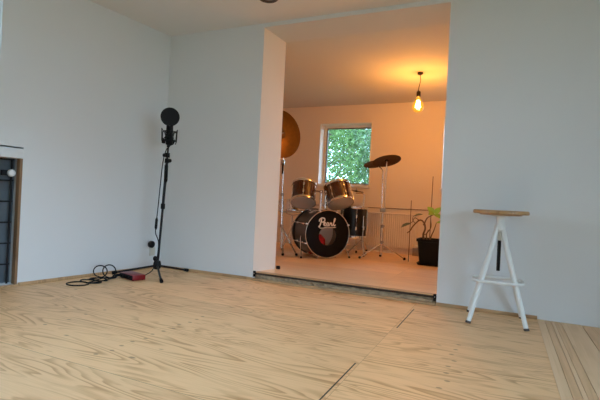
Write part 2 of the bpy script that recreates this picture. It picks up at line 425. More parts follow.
# window in the left wall
def window(mat, x0, x1, z0, z1, yf, idx, bars=(), t=.055):
    """frame in a wall whose local x runs along it and y across; yf is the centre of the frame"""
    fr = MB(mat)
    for a, b in (((x0, yf-.035, z0), (x0+t, yf+.035, z1)), ((x1-t, yf-.035, z0), (x1, yf+.035, z1)),
                 ((x0+t, yf-.035, z0), (x1-t, yf+.035, z0+t)), ((x0+t, yf-.035, z1-t), (x1-t, yf+.035, z1))): fr.box(a, b, .004)
    for bx in bars: fr.box((bx-.04, yf-.035, z0+t), (bx+.04, yf+.035, z1-t), .004)
    o = struct(fr.build('window_%d' % idx, M['frame_white'], smooth=False))
    gk = MB(mat); q = .014
    edges = [x0+t] + [e for bx in bars for e in (bx-.04, bx+.04)] + [x1-t]
    for a, b in zip(edges[::2], edges[1::2]):
        for p, r in (((a, yf-.02, z0+t), (a+q, yf+.02, z1-t)), ((b-q, yf-.02, z0+t), (b, yf+.02, z1-t)),
                     ((a+q, yf-.02, z0+t), (b-q, yf+.02, z0+t+q)), ((a+q, yf-.02, z1-t-q), (b-q, yf+.02, z1-t))): gk.box(p, r)
    gk.build('gasket', M['frame_grey'], o, smooth=False)
    for a, b in zip(edges[::2], edges[1::2]):
        MB(mat).box((a+.002, yf-.004, z0+t+.002), (b-.002, yf+.004, z1-t-.002)).build('pane', M['glass'], o, smooth=False)
    return o
window(LW, g0+.002, g1-.002, gz0+.002, gz1-.002, -.2, 3, bars=((g0+g1)/2,))
# unseen garden doors added as a daylight source on the right, plain wall behind
struct(MB().box((-4.3, -2.6, -.1), (3.4, -2.4, ZC+.1)).build('wall_rear', M['wall'], smooth=False))
D0, D1, DZ = -2.2, 1.4, 2.15
w = MB(); w.box((3.2, -2.41, -.1), (3.4, D0, ZC+.1)); w.box((3.2, D1, -.1), (3.4, 3.5, ZC+.1)); w.box((3.2, D0, DZ), (3.4, D1, ZC+.1))
struct(w.build('wall_right', M['wall'], smooth=False))
RW = Matrix.Translation((3.3, 0, 0)) @ Matrix.Rotation(PI/2, 4, 'Z')
window(RW, D0+.002, D1-.002, .002, DZ-.002, 0, 4, bars=((D0+D1)/2,))
window(Matrix.Translation((0, 0, ZC+.13)) @ Matrix.Rotation(-PI/2, 4, 'X'), K0+.002, K1-.002, K2+.002, K3-.002, 0, 5, bars=((K0+K1)/2,))  # glazing of the added roof light
# skirting strips
struct(MB().box((-3.1, YW-.016, 0), (XA, YW+.001, .024), .003).build('baseboard_back', M['pine'], smooth=False))
struct(MB().box((XB, YW-.016, 0), (.237, YW+.001, .024), .003).build('baseboard_right', M['pine'], smooth=False))
struct(MB(LW).box((.01, -.001, 0), (n0-.003, .016, .024), .003).box((n0-.003, -.02, 0), (5.7, .016, .013), .003).build('baseboard_left', M['pine'], smooth=False))
# the step up
struct(MB().box((-3.7, 3.525, -.1), (1.6, 6.3, ZF)).build('floor_raised', M['ply_far'], smooth=False))
st = MB(); nx = 60
top = []; 
for i in range(nx+1):
    x = XA + (XB-XA)*i/nx
    top.append((x, 3.512 + random.uniform(-.006, .006), .05 + random.uniform(-.004, .004)))
rows = []
for (dy, z) in ((0, .05), (-.010, .036), (-.004, .02), (-.012, .0)):
    rows.append([st.v((p[0], p[1]+dy+random.uniform(-.005, .005), z + (random.uniform(-.004, .004) if 0 < z < .05 else 0))) for p in top])
for A, B in zip(rows, rows[1:]):
    for i in range(nx): st.face([A[i], A[i+1], B[i+1], B[i]])
struct(st.build('trim_3', M['plaster'], smooth=False))
struct(MB().box((XA+.002, 3.496, .05), (XB-.002, 3.54, .066), .002).build('trim_4', M['darkedge'], smooth=False))
struct(MB().box((XA+.002, 3.492, .066), (XB-.002, 3.545, .0735), .002).build('trim_5', M['pine'], smooth=False))
struct(MB().box((XA+.0, 3.455, 0), (XB, 3.50, .017), .004).build('trim_6', M['pine'], smooth=False))
struct(MB().box((XA+.6, 3.482, .017), (XB-.03, 3.503, .034), .003).build('trim_7', M['plaster'], smooth=False))
for x, lab in ((XA+.014, 'small dark bracket at the left end of the step'), (XB-.014, 'small dark bracket at the right end of the step')):
    t = thing('edge_bracket', lab, 'bracket', (x, 3.488, .03), 'brackets at the ends of the step')
    MB().box((x-.011, 3.482, .03), (x+.011, 3.494, .082), .002).build('plate', M['matte_black'], t)
    MB().cyl((x, 3.483, .06), (x, 3.478, .06), .005, seg=10).build('screw', M['steel'], t)

# far room shell
w = MB()
A0, A1, B0, B1 = -2.535, -1.742, -.778, .60  # second window's hidden width enlarged to let in extra daylight
z0, z1 = .980, 1.884; y0, y1 = YFAR, YFAR+.30
w.box((-3.7, y0, -.1), (A0, y1, 2.4)); w.box((A1, y0, -.1), (B0, y1, 2.4)); w.box((B1, y0, -.1), (1.7, y1, 2.4))
for a, b in ((A0, A1), (B0, B1)):
    w.box((a, y0, -.1), (b, y1, z0)); w.box((a, y0, z1 if a < -1 else 1.925), (b, y1, 2.4))
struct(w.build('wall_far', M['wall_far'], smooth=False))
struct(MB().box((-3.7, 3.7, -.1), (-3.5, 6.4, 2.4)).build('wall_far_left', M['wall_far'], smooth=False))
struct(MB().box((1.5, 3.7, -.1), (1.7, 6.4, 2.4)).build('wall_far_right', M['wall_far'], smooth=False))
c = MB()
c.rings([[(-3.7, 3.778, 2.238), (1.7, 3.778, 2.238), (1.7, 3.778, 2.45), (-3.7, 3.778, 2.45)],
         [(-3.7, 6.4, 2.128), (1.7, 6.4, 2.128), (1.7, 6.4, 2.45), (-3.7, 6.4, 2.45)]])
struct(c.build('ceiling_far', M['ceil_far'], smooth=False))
FW = Matrix()
window(FW, A0+.012, A1-.012, z0+.004, z1-.012, YFAR+.205, 1, t=.028)
window(FW, B0+.012, B1-.012, z0+.004, 1.912, YFAR+.205, 2, bars=((B0+B1)/2,), t=.028)
for i, (a, b, zt) in enumerate(((A0, A1, z1), (B0, B1, 1.925))):
    r = MB()
    r.box((a, YFAR-.004, z0), (a+.012, y1-.1, zt), .001).box((b-.012, YFAR-.004, z0), (b, y1-.1, zt), .001).box((a+.012, YFAR-.004, zt-.012), (b-.012, y1-.1, zt), .001)
    r.box((a-.01, YFAR-.03, z0-.022), (b+.01, y1-.1, z0+.004), .003)
    struct(r.build('trim_%d' % (8+i), M['frame_white'], smooth=False))
struct(MB().box((-3.5, YFAR-.015, ZF), (1.5, YFAR+.001, ZF+.07), .003).build('baseboard_far', M['radiator'], smooth=False))

# outside
struct(MB().box((-30, -30, -.3), (30, 30, -.13)).build('ground', M['lawn'], smooth=False))

# ------------------------------------------------------------------ garden trees
def leaf(mb, p, d, n, L, W):
    d = d.normalized(); s = d.cross(n).normalized(); n = s.cross(d)
    a = mb.v(p); b = mb.v(p + d*L*.5 + s*W*.5 + n*W*.12); c_ = mb.v(p + d*L - n*L*.08); e = mb.v(p + d*L*.5 - s*W*.5 + n*W*.12)
    mb.face([a, b, c_]); mb.face([a, c_, e])
def tree(x, y, h, rad, mat, label, seed, nleaf, lean=0, L=.13):
    rnd = random.Random(seed)
    t = thing('garden_tree', label, 'tree', (x, y, -.13), 'trees outside the far windows')
    tr = MB(); tips = []
    top = V((x+lean*h, y, h*.8))
    pts = spline([(x, y, -.13), (x+lean*h*.35+.05, y, h*.3), (x+lean*h*.7-.04, y+.05, h*.58), top], 5)
    tr.tube(pts, [.045*(1-.8*i/len(pts))+.006 for i in range(len(pts))], 8)
    brs = []
    for k in range(20):
        p = pts[rnd.randrange(4, len(pts))]
        a = rnd.uniform(0, 2*PI); e = rnd.uniform(-.05, 1.0); l = rad*rnd.uniform(.6, 1.15)
        d = V((math.cos(a)*math.cos(e), math.sin(a)*math.cos(e)*.7, math.sin(e)))
        m1 = p + d*l*.5 + V((rnd.uniform(-.1, .1), 0, rnd.uniform(-.08, .1))); q = p + d*l
        bp = spline([p, m1, q], 5)
        tr.tube(bp, [.016*(1-.8*i/len(bp))+.003 for i in range(len(bp))], 6)
        tips += bp[3:]
    tr.build('trunk', M['bark'], t)
    cr = MB()
    for k in range(nleaf):
        c0 = rnd.choice(tips) + V((rnd.gauss(0, .23), rnd.gauss(0, .19), rnd.gauss(0, .23)))
        if c0.y < 6.65: c0.y = 6.65 + rnd.random()*.3
        d = V((rnd.gauss(0, 1), rnd.gauss(0, 1), rnd.gauss(-.5, .7)))
        if d.length < .1: continue
        n = V((rnd.gauss(0, .5), rnd.gauss(0, .5), 1))
        if d.normalized().cross(n).length < .05: continue
        s = rnd.uniform(.6, 1.25)
        leaf(cr, c0, d, n, L*s, L*.42*s)
    cr.build('foliage', mat, t, smooth=False)
tree(-3.35, 8.0, 2.9, .95, M['leaf_a'], 'leafy bright green tree seen left in the far window', 3, 7000, .10, .08)
tree(-2.45, 8.3, 3.0, .95, M['leaf_c'], 'blue-green bushy tree with slanting bare branches at right in the far window', 5, 5600, .14, .08)
tree(-3.2, 9.8, 3.5, 1.25, M['leaf_b'], 'darker green tree farther back, between the two nearer trees in the far window', 9, 10000, -.05, .10)
tree(-.6, 8.4, 3.0, 1.0, M['leaf_a'], 'green tree outside the second window, behind the right wall edge', 13, 2600, .05, .085)

# ------------------------------------------------------------------ pendant bulb
zc = 2.238 - (4.94-3.778)*.110/2.622
bx, by = -.905, 4.92
t = thing('pendant_lamp', 'bare amber filament bulb hanging on a cord from the far ceiling', 'lamp', (bx, by, zc))
rx = bx+.008
MB().lathe([(.001, zc+.004), (.03, zc+.004), (.03, zc-.014), (.024, zc-.022), (.001, zc-.022)], 28, M=Matrix.Translation((rx, by, 0))).build('ceiling_rose', M['brass'], t)
zs = 1.935
MB().tube(spline([(rx, by, zc-.02), (rx+.006, by, zc-.09), (bx-.002, by, zs+.08), (bx, by, zs+.05)], 8), .004, 8).build('cord', M['brass'], t)
MB().lathe([(.001, zs+.055), (.012, zs+.055), (.022, zs+.045), (.022, zs-.005), (.018, zs-.01), (.001, zs-.01)], 24, M=Matrix.Translation((bx, by, 0))).build('socket', M['brass'], t)
prof = [(.016, zs-.008), (.02, zs-.02), (.033, zs-.045), (.053, zs-.075), (.063, zs-.105), (.062, zs-.138), (.047, zs-.160), (.026, zs-.175), (.0, zs-.180)]
bb = MB().lathe(prof, 32, M=Matrix.Translation((bx, by, 0))).build('bulb', M['bulb'], t)
fl = MB()
for k in range(6):
    a = k*PI/3
    fl.tube([(bx+.012*math.cos(a), by+.012*math.sin(a), zs-.05), (bx+.024*math.cos(a+.4), by+.024*math.sin(a+.4), zs-.125)], .0022, 6)
fl.build('filament', M['filament'], bb)
lt = bpy.data.lights.new('bulb_glow', 'POINT'); lt.energy = 48; lt.color = (1, .49, .17); lt.shadow_soft_size = .045
lo = bpy.data.objects.new('bulb_glow', lt); lo.location = (bx, by, zs-.125); C.objects.link(lo)

# ceiling fitting in the main room
sx_, sy_ = -1.755, 3.035
t = thing('ceiling_spotlight', 'round dark brown fitting set in the main ceiling', 'ceiling light', (sx_, sy_, ZC))
T4 = Matrix.Translation((sx_, sy_, 0))
MB().lathe([(.052, ZC+.001), (.082, ZC+.001), (.082, ZC-.006), (.072, ZC-.014), (.056, ZC-.012), (.052, ZC-.004)], 40, closed=True, M=T4).build('rim', M['brownplastic'], t)
MB().lathe([(.001, ZC-.009), (.030, ZC-.008), (.053, ZC-.003), (.053, ZC+.001), (.001, ZC+.001)], 32, M=T4).build('lens', M['lens'], t)

# ------------------------------------------------------------------ bar stool
sx, sy = -.021, 3.26
t = thing('bar_stool', 'white four-legged bar stool with round wooden seat against the white wall', 'stool', (sx, sy, 0))
TS = Matrix.Translation((sx, sy, 0))
MB(TS).lathe([(.001, .737), (.162, .737), (.170, .734), (.172, .728), (.172, .716), (.166, .711), (.135, .710), (.125, .703), (.001, .703)], 48).build('seat', M['oak'], t)
MB(TS).lathe([(.001, .703), (.06, .703), (.06, .697), (.024, .693), (.024, .60), (.0145, .595), (.0145, .536), (.001, .535)], 28).build('post', M['white_steel'], t)
th = MB(TS)
th.lathe([(.001, .536)] + [(.0125 if k % 2 else .0105, .536-.0047*k) for k in range(44)] + [(.001, .331)], 16)
th.build('threaded_rod', M['blackmetal'], t)
MB(TS).lathe([(.0235, .640), (.032, .640), (.034, .632), (.034, .606), (.028, .598), (.0235, .598)], 28, closed=True).build('collar', M['white_steel'], t)
fa = math.radians(3)
for k in range(4):
    a = PI/4 + k*PI/2 + fa
    d = V((math.cos(a), math.sin(a), 0)); up = V((0, 0, 1))
    l = MB(TS).tube([d*.026 + up*.622, d*.06 + up*.50, d*.238 + up*.006], [.013, .0145, .0145], 16).build('leg', M['white_steel'], t)
    MB(TS).cyl(d*.237 + up*.014, d*.241, .0165, seg=16).build('foot_cap', M['brownplastic'], l)
rr = MB(TS)
ring = []
for k in range(64):
    a = 2*PI*k/64; q = (abs(math.cos(a))**4 + abs(math.sin(a))**4)**-.25
    ring.append(Matrix.Rotation(fa, 3, 'Z') @ V((.153*q*math.cos(a), .122*q*math.sin(a), .268)))
rr.tube(ring, .0095, 10, closed=True); rr.build('footrest', M['white_steel'], t)

# ------------------------------------------------------------------ microphone on its stand
hub = V((-2.838, 3.14, 0)); ptop = V((-2.775, 3.14, 1.17))
def pole(z): return hub + (ptop-hub)*((z-.0)/1.17)
t = thing('microphone_stand', 'black tripod microphone stand in the corner of the room', 'stand', hub)
MB().cyl(pole(.10), pole(.62), .0105, seg=14).build('lower_tube', M['blackmetal'], t)
MB().cyl(pole(.60), pole(1.04), .0125, seg=14).build('thick_tube', M['blackmetal'], t)
MB().cyl(pole(1.02), ptop, .0085, seg=14).build('upper_tube', M['blackmetal'], t)
h = MB(); h.lathe([(.012, .13), (.028, .125), (.034, .10), (.034, .065), (.022, .05), (.001, .05)], 20, M=Matrix.Translation(hub)); h.build('hub', M['black'], t)
kp = pole(.145); MB().ball(kp + V((-.03, -.005, 0)), (.02, .02, .024), 14).build('hub_knob', M['black'], t)
for fx, fy in ((-3.118, 2.905), (-2.735, 3.435), (-2.545, 2.875)):
    f = V((fx, fy, .016)); s0 = hub + V((0, 0, .085)); d = (f - s0)
    l = MB().tube([s0 + d*.05, f], .0095, 12).build('leg', M['blackmetal'], t)
    MB().tube([f - d.normalized()*.03, f + d.normalized()*.012], [.0135, .0155], 12).build('rubber_foot', M['matte_black'], l)
for z, dx in ((1.085, -.032), (1.035, .034)):
    p = pole(z)
    MB().lathe([(.009, z+.022), (.02, z+.02), (.021, z-.02), (.009, z-.022)], 16, M=Matrix.Translation((p.x, p.y, 0))).build('clutch', M['black'], t)
    MB().tube([p, p + V((dx*.6, -.004, 0)), p + V((dx*.62, -.004, 0)), p + V((dx*1.25, -.006, 0))], [.006, .006, .016, .017], 12).build('clutch_knob', M['black'], t)
p = pole(.62); MB().lathe([(.010, .65), (.019, .645), (.019, .60), (.010, .595)], 16, M=Matrix.Translation((p.x, p.y, 0))).build('tube_collar', M['black'], t)
p = pole(.95); MB().lathe([(.0125, 1.0), (.0155, .99), (.0165, .86), (.0125, .84)], 16, M=Matrix.Translation((p.x, p.y, 0))).build('tube_grip', M['matte_black'], t)
# microphone in a shock mount
mc = V((-2.765, 3.135, 1.262))
t = thing('studio_microphone', 'black studio microphone in a spider shock mount on the stand', 'microphone', V((mc.x, mc.y, 1.17)))
TM = Matrix.Translation(mc)
MB(TM).lathe([(.001, .015), (.029, .015), (.030, .01), (.030, -.075), (.024, -.085), (.012, -.088), (.012, -.092), (.001, -.092)], 24).build('body', M['black'], t)
MB(TM).lathe([(.029, .014), (.030, .02), (.030, .085), (.027, .105), (.017, .118), (.001, .122)], 24).build('grille', M['iron'], t)
sm = MB(TM)
for z, R in ((.035, .057), (-.045, .057)): sm.torus(R, .0045, 36, 8, Matrix.Translation((0, 0, z)))
for z in (.005, -.02): sm.torus(.036, .005, 30, 8, Matrix.Translation((0, 0, z)))
for k in range(8):
    a = k*PI/4 + .2; d = V((math.cos(a), math.sin(a), 0))
    sm.tube([d*.057+V((0, 0, .035)), d*.070+V((0, 0, .06 if k % 2 else .035)), d*.066+V((0, 0, -.05)), d*.057+V((0, 0, -.075 if k % 2 else -.06))], .004, 6)
    sm.tube([d*.057+V((0, 0, .035)), d*.036+V((0, 0, .005))], .002, 6); sm.tube([d*.057+V((0, 0, -.045)), d*.036+V((0, 0, -.02))], .002, 6)
sm.tube([(.057, 0, -.045), (.05, 0, -.075), (.01, 0, -.09), (-.008, 0, -.094)], .0065, 8)
sm.build('shock_mount', M['black'], t)
MB().tube([ptop - V((0, 0, .012)), ptop + V((0, 0, .01)), V((mc.x-.006, mc.y, 1.182))], [.014, .014, .011], 14).build('thread_adapter', M['black'], t)
# pop filter
pc = V((-2.706, 3.066, 1.415)); vd = V((pc.x, pc.y, pc.z-.74)).normalized()
FP = frame(pc, -vd)
t = thing('pop_filter', 'round black mesh pop filter above the microphone', 'pop filter', V((pc.x, pc.y, pc.z-.08)))
MB(FP).torus(.076, .0055, 48, 10).build('hoop', M['black'], t)
MB(FP).lathe([(.001, .003), (.04, .003), (.075, .002), (.075, -.002), (.04, -.003), (.001, -.003)], 40).build('mesh', M['iron'], t)
MB().tube(spline([pc + V((0, .002, -.078)), pc + V((.002, .02, -.11)), pc + V((-.04, .03, -.15)), V((mc.x-.015, mc.y-.058, 1.225)), V((mc.x-.02, mc.y-.05, 1.2))], 6), .0045, 8).build('gooseneck', M['blackmetal'], t)
MB().box((mc.x-.032, mc.y-.062, 1.185), (mc.x-.01, mc.y-.035, 1.215), .004).build('clamp', M['black'], t)
# microphone cable, hanging beside the pole to the red box
t = thing('microphone_cable', 'thin black cable running down the microphone stand to the red box', 'cable', V((-2.80, 3.12, 0)))
pts = [V((mc.x, mc.y, 1.168)), V((-2.77, 3.10, 1.11)), V((-2.806, 3.112, 1.0)), V((-2.822, 3.112, .80)), V((-2.836, 3.112, .60)), V((-2.846, 3.112, .47)), V((-2.842, 3.105, .38)), V((-2.80, 3.10, .30)),
       V((-2.805, 3.095, .15)), V((-2.82, 3.06, .05)), V((-2.83, 2.97, .012)), V((-2.80, 2.92, .007)), V((-2.79, 2.905, .018)), V((-2.793, 2.884, .024))]
MB().tube(spline(pts, 8), .0042, 8).build('lead', M['cable'], t)
MB().tube([V((-2.842, 3.112, .52)), V((-2.844, 3.112, .50)), V((-2.848, 3.112, .43)), V((-2.848, 3.112, .41))], [.006, .0125, .0125, .007], 12).build('connector', M['black'], t)
# red audio box
near = V((-2.762, 2.772, 0)); ud = V((-.235, .07, 0)).normalized(); wd = V((ud.y, -ud.x, 0))
if wd.y < 0: wd = -wd
AB = frame(near, (0, 0, 1), -ud)      # x: to the right along the front, y: depth
L_, D_, H_ = .225, .12, .047
t = thing('audio_interface', 'small red audio box with a dark front on the floor by the stand', 'audio interface', near + ud*L_/2 + wd*D_/2)
MB(AB).box((-L_, .004, .004), (0, D_, H_), .004).build('body', M['red'], t)
MB(AB).box((-L_+.004, .0005, .007), (-.004, .006, H_-.003), .0015).build('front_panel', M['black'], t)
for k, r in ((0, .008), (1, .008), (2, .013), (3, .007)):
    x = -L_ + .05 + k*.045
    MB(AB).cyl((x, .001, .026), (x, -.010, .026), r, seg=16).build('knob', M['matte_black'], t)
for a in (-L_+.02, -.02):
    for b in (.02, D_-.02): MB(AB).cyl((a, b, 0), (a, b, .005), .008, seg=12).build('rubber_foot', M['matte_black'], t)
# coil of cable
t = thing('coiled_cable', 'tangle of coiled black cable on the floor left of the red box', 'cable', (-3.0, 2.65, 0))
def ringp(c, rx, ry, a0, a1, n, tilt=None, zc=.006):
    out = []
    for k in range(n):
        a = a0 + (a1-a0)*k/(n-1)
        out.append(V((c[0]+rx*math.cos(a), c[1]+ry*math.sin(a), zc)))
    return out
def upright(c, r, h_, yaw, n=12):
    out = []
    for k in range(n):
        a = -PI/2 + 2*PI*k/(n-1)*.98
        dx = r*math.cos(a)
        out.append(V((c[0]+dx*math.cos(yaw), c[1]+dx*math.sin(yaw)+.02*k/n, max(.0055, h_/2+.0055+h_/2*math.sin(a)))))
    return out
pts = [V((-2.955, 2.84, .03)), V((-2.985, 2.835, .012))]
pts += upright((-3.00, 2.74), .055, .11, .6) + upright((-3.07, 2.71), .058, .10, .6)
pts += ringp((-2.99, 2.56), .10, .055, 2.4, 2.4+2*PI, 16, zc=.006) + ringp((-2.97, 2.62), .085, .045, 2.4, 2.4+2*PI*.9, 14, zc=.015)
pts += ringp((-2.99, 2.44), .085, .075, 1.2, 1.2+2*PI*.95, 16, zc=.0055) + [V((-2.90, 2.54, .012)), V((-2.90, 2.66, .02)), V((-2.935, 2.72, .012)), V((-2.97, 2.80, .006))]
MB().tube(spline(pts, 5), .005, 8).build('lead', M['cable'], t)
MB().tube([V((-2.955, 2.855, .03)), V((-2.968, 2.812, .028)), V((-2.985, 2.775, .022))], [.009, .009, .006], 12).build('plug', M['black'], t)
# knob and plate on the left wall by the corner
def lw(s, n, z): return LW @ V((s, n, z))
s_ = .150
t = thing('round_fitting', 'small round black knob low on the wall left of the microphone stand', 'wall fitting', lw(s_, 0, .24))
MB(LW @ frame((s_, 0, .24), (0, 1, 0))).lathe([(.001, 0), (.014, 0), (.014, .018), (.030, .020), (.034, .028), (.034, .048), (.027, .056), (.001, .057)], 24).build('cap', M['black'], t)
tag(MB(LW).box((s_-.075, 0, .125), (s_-.01, .007, .205), .003).build('cable_plate', M['cream'], base=lw(s_-.04, 0, .125)), 'cream wall plate just under the small black knob', 'wall plate')

# ------------------------------------------------------------------ drum kit
def drum(name, label, cat, org, axis, R, Ld, shell, heads, nl, rimmat, rimtop=True, xref=None, group=None):
    """org: centre of the bottom head, axis: towards the top head"""
    F = frame(org, axis, xref)
    t = thing(name, label, cat, V(org), group)
    MB(F).lathe([(R-.006, .004), (R, .004), (R, Ld-.004), (R-.006, Ld-.004)], 48, closed=True).build('shell', shell, t)
    for z, k in ((0, -1), (Ld, 1)):
        MB(F).lathe([(R+.001, z-k*.016), (R+.008, z-k*.018), (R+.010, z-k*.014), (R+.008, z+k*.006), (R+.011, z+k*.010), (R+.004, z+k*.012), (R+.002, z)], 48, closed=True).build('rim', rimmat, t)
        MB(F).lathe([(.001, z+k*.002), (R-.01, z+k*.002), (R+.0015, z), (R+.0015, z-k*.003), (.001, z-k*.001)], 48).build('head', heads[0 if k < 0 else 1], t)
    for i in range(nl):
        a = 2*PI*(i+.5)/nl
        B = F @ Matrix.Rotation(a, 4, 'Z')
        for zz in (Ld*.3, Ld*.7): lo_ = MB(B).box((R-.001, -.009, zz-.022), (R+.016, .009, zz+.022), .004).build('lug', M['chrome'], t)
        MB(B).cyl((R+.010, 0, -.004), (R+.010, 0, Ld+.004), .003, seg=8).build('tension_rod', M['chrome'], lo_)
    return t, F

# bass drum
aN = math.radians(46); Nf = V((math.sin(aN), -math.cos(aN), 0)); R = .272
fc = V((-1.862, 4.862, ZF+.287)); DL = .42; bc = fc - Nf*DL
side = V((0, 0, 1)).cross(Nf)                                  # to the right seen from the front: x of the head
FB = frame(bc, Nf, side)                                       # z runs to the front head, x right, y up
t = thing('bass_drum', 'black bass drum with silver lettering and a round hole in the front', 'drum', V((fc.x, fc.y, ZF)) - Nf*.2)
bass = t
MB(FB).lathe([(R-.007, .02), (R, .02), (R, DL-.02), (R-.007, DL-.02)], 64, closed=True).build('shell', M['darkwrap'], t)
MB(FB).lathe([(R-.0075, .022), (R-.0085, .022), (R-.0085, DL-.022), (R-.0075, DL-.022)], 64, closed=True).build('shell_lining', M['drum_inside'], t)
for z, k in ((0, -1), (DL, 1)):
    MB(FB).lathe([(R+.002, z-k*.03), (R+.012, z-k*.03), (R+.015, z-k*.026), (R+.015, z+k*.004), (R+.010, z+k*.008), (R+.002, z+k*.006), (R-.001, z)], 64, closed=True).build('hoop', M['darkwrap'] if k < 0 else M['darkwrap'], t)
MB(FB).torus(R+.006, .0055, 72, 8, Matrix.Translation((0, 0, DL+.008))).build('hoop_inlay', M['chrome'], t)
MB(FB).lathe([(.001, .001), (R, .001), (R, -.002), (.001, -.002)], 64).build('head', M['head'], t)
# front head with a port hole a little below the centre
HB = MB(FB); n = 72; ho = -.022; hr = .113
for z, fl in ((DL+.002, 0), (DL-.001, 1)):
    a_ = [HB.v((R*math.cos(2*PI*k/n), R*math.sin(2*PI*k/n), z)) for k in range(n)]
    b_ = [HB.v((hr*math.cos(2*PI*k/n), ho+hr*math.sin(2*PI*k/n), z)) for k in range(n)]
    for k in range(n): HB.face([a_[k], a_[(k+1) % n], b_[(k+1) % n], b_[k]])
    if fl == 0: o0, i0 = a_, b_
    else:
        for k in range(n): HB.face([i0[k], i0[(k+1) % n], b_[(k+1) % n], b_[k]])
fh = HB.build('head', M['black_head'], t); fh['label'] = 'black front head with a hole'
MB(FB).torus(hr, .004, 60, 8, Matrix.Translation((0, ho, DL+.002))).build('port_ring', M['black'], t)
# lettering: flowing script drawn as thick strokes
LT = MB(FB @ Matrix.Translation((-.005, .105, DL+.0045)) @ Matrix.Diagonal((1.12, 1.12, .35, 1)))
def stroke(ps, r=.0058): LT.tube(spline([(a/1000, b/1000, 0) for a, b in ps], 6), r, 6)
stroke([(-72, 62), (-78, 30), (-88, -6), (-96, -18), (-104, -14)], .0075)                                  # P stem
stroke([(-98, 34), (-90, 58), (-66, 72), (-40, 66), (-36, 46), (-54, 30), (-76, 30)], .0065)               # P bowl
stroke([(-52, 4), (-36, 10), (-28, 22), (-36, 28), (-46, 16), (-42, -2), (-28, -6), (-14, 4)])             # e
stroke([(4, 24), (-8, 22), (-14, 6), (-6, -6), (4, 4), (8, 24), (6, 4), (12, -6), (22, 4)])                # a
stroke([(22, 4), (30, 26), (32, 14), (44, 22), (42, 2), (50, -6), (60, 4)])                                # r
stroke([(60, 4), (78, 44), (84, 66), (76, 68), (68, 30), (68, 2), (78, -6), (90, 6)])                      # l
stroke([(-104, -14), (-80, -34), (-20, -28), (40, -26), (96, -22)], .004)                                  # swash
LT.build('lettering', M['logo'], t)
for i in range(8):
    a = 2*PI*(i+.5)/8
    B = FB @ Matrix.Rotation(a, 4, 'Z')
    for zz in (.12, DL-.12): lo_ = MB(B).box((R-.001, -.011, zz-.03), (R+.018, .011, zz+.03), .005).build('lug', M['chrome'], t)
    MB(B).cyl((R+.020, 0, -.02), (R+.020, 0, DL+.02), .0035, seg=8).build('tension_rod', M['chrome'], lo_)
    for z, k in ((0, -1), (DL, 1)):
        MB(B).box((R-.002, -.009, z+k*.008-.003), (R+.026, .009, z+k*.008+.003), .002).box((R+.015, -.008, z-k*.02-.012), (R+.025, .008, z-k*.02+.03), .003).build('claw', M['chrome'], t)
MB(FB @ Matrix.Rotation(math.radians(118), 4, 'Z')).box((R-.002, -.022, .17), (R+.003, .022, .245), .002).build('badge', M['logo'], t)
for sgn in (-1, 1):
    p0 = FB @ V((sgn*R*.93, -.06, DL*.62)); out = side*sgn
    foot = V((fc.x, fc.y, ZF+.006)) - Nf*(.02) + out*.31
    sp_ = MB().tube([p0 + V((0, 0, .05)), p0 + out*.02, foot], [.007, .007, .006], 10).build('spur', M['chrome'], t)
    MB().ball(foot + V((0, 0, .008)), (.013, .013, .0135), 12).build('rubber_foot', M['matte_black'], sp_)
# tom holder
mid = bc + Nf*(DL*.60)
hb = mid + V((0, 0, R-.004))
hm = MB()
hm.box(hb - V((.04, .04, 0)), hb + V((.04, .04, .022)), .005)
for sd in (-.03, .03):
    q = hb + side*sd
    hm.cyl(q, q + V((0, 0, .225)), .014, seg=16); hm.cyl(q + V((0, 0, .05)), q + V((0, 0, .085)), .021, seg=16); hm.ball(q + V((0, 0, .225)), .022, 14)
# toms
sys_t = []
t1o, t1a = V((-2.250, 4.985, .715)), V((-.19, .46, .87))
t2o, t2a = V((-1.775, 5.03, .728)), V((-.40, .34, .85))
tm1, F1 = drum('rack_tom', 'brown rack tom mounted on the left above the bass drum', 'drum', t1o, t1a, .150, .245, M['mahogany'], (M['head'], M['head']), 6, M['chrome'], group='rack toms')
tm2, F2 = drum('rack_tom', 'brown rack tom mounted on the right, tipped toward the left tom', 'drum', t2o, t2a, .150, .235, M['mahogany'], (M['head'], M['head']), 6, M['chrome'], group='rack toms')
for Ft, sd in ((F1, -.03), (F2, .03)):
    q = hb + side*sd + V((0, 0, .225)); c0 = Ft @ V((0, 0, .12)); d = (q - c0); d -= (Ft.to_3x3() @ V((0, 0, 1))) * d.dot(Ft.to_3x3() @ V((0, 0, 1)))
    e = c0 + d.normalized()*.152
    hm.tube([q, e], .011, 12)
hm.build('tom_holder', M['chrome'], bass)
# cushion inside the bass drum
cu = MB(FB)
cu.rings([[(.0 + a*math.cos(2*PI*k/20)*.95-.065, -R+.018+hh+(.05*(1-abs(math.cos(2*PI*k/20)))*0)+.0, DL*.5 + b*math.sin(2*PI*k/20)) for k in range(20)] for a, b, hh in ((.05, .05, .0), (.10, .12, .035), (.13, .15, .085), (.125, .15, .18), (.07, .10, .235))])
cs = cu.build('cushion', M['red_cloth'], base=bc + Nf*(DL*.5) + V((0, 0, -R+.018)))
tag(cs, 'red cushion stuffed inside the bass drum, seen through its hole', 'cushion')

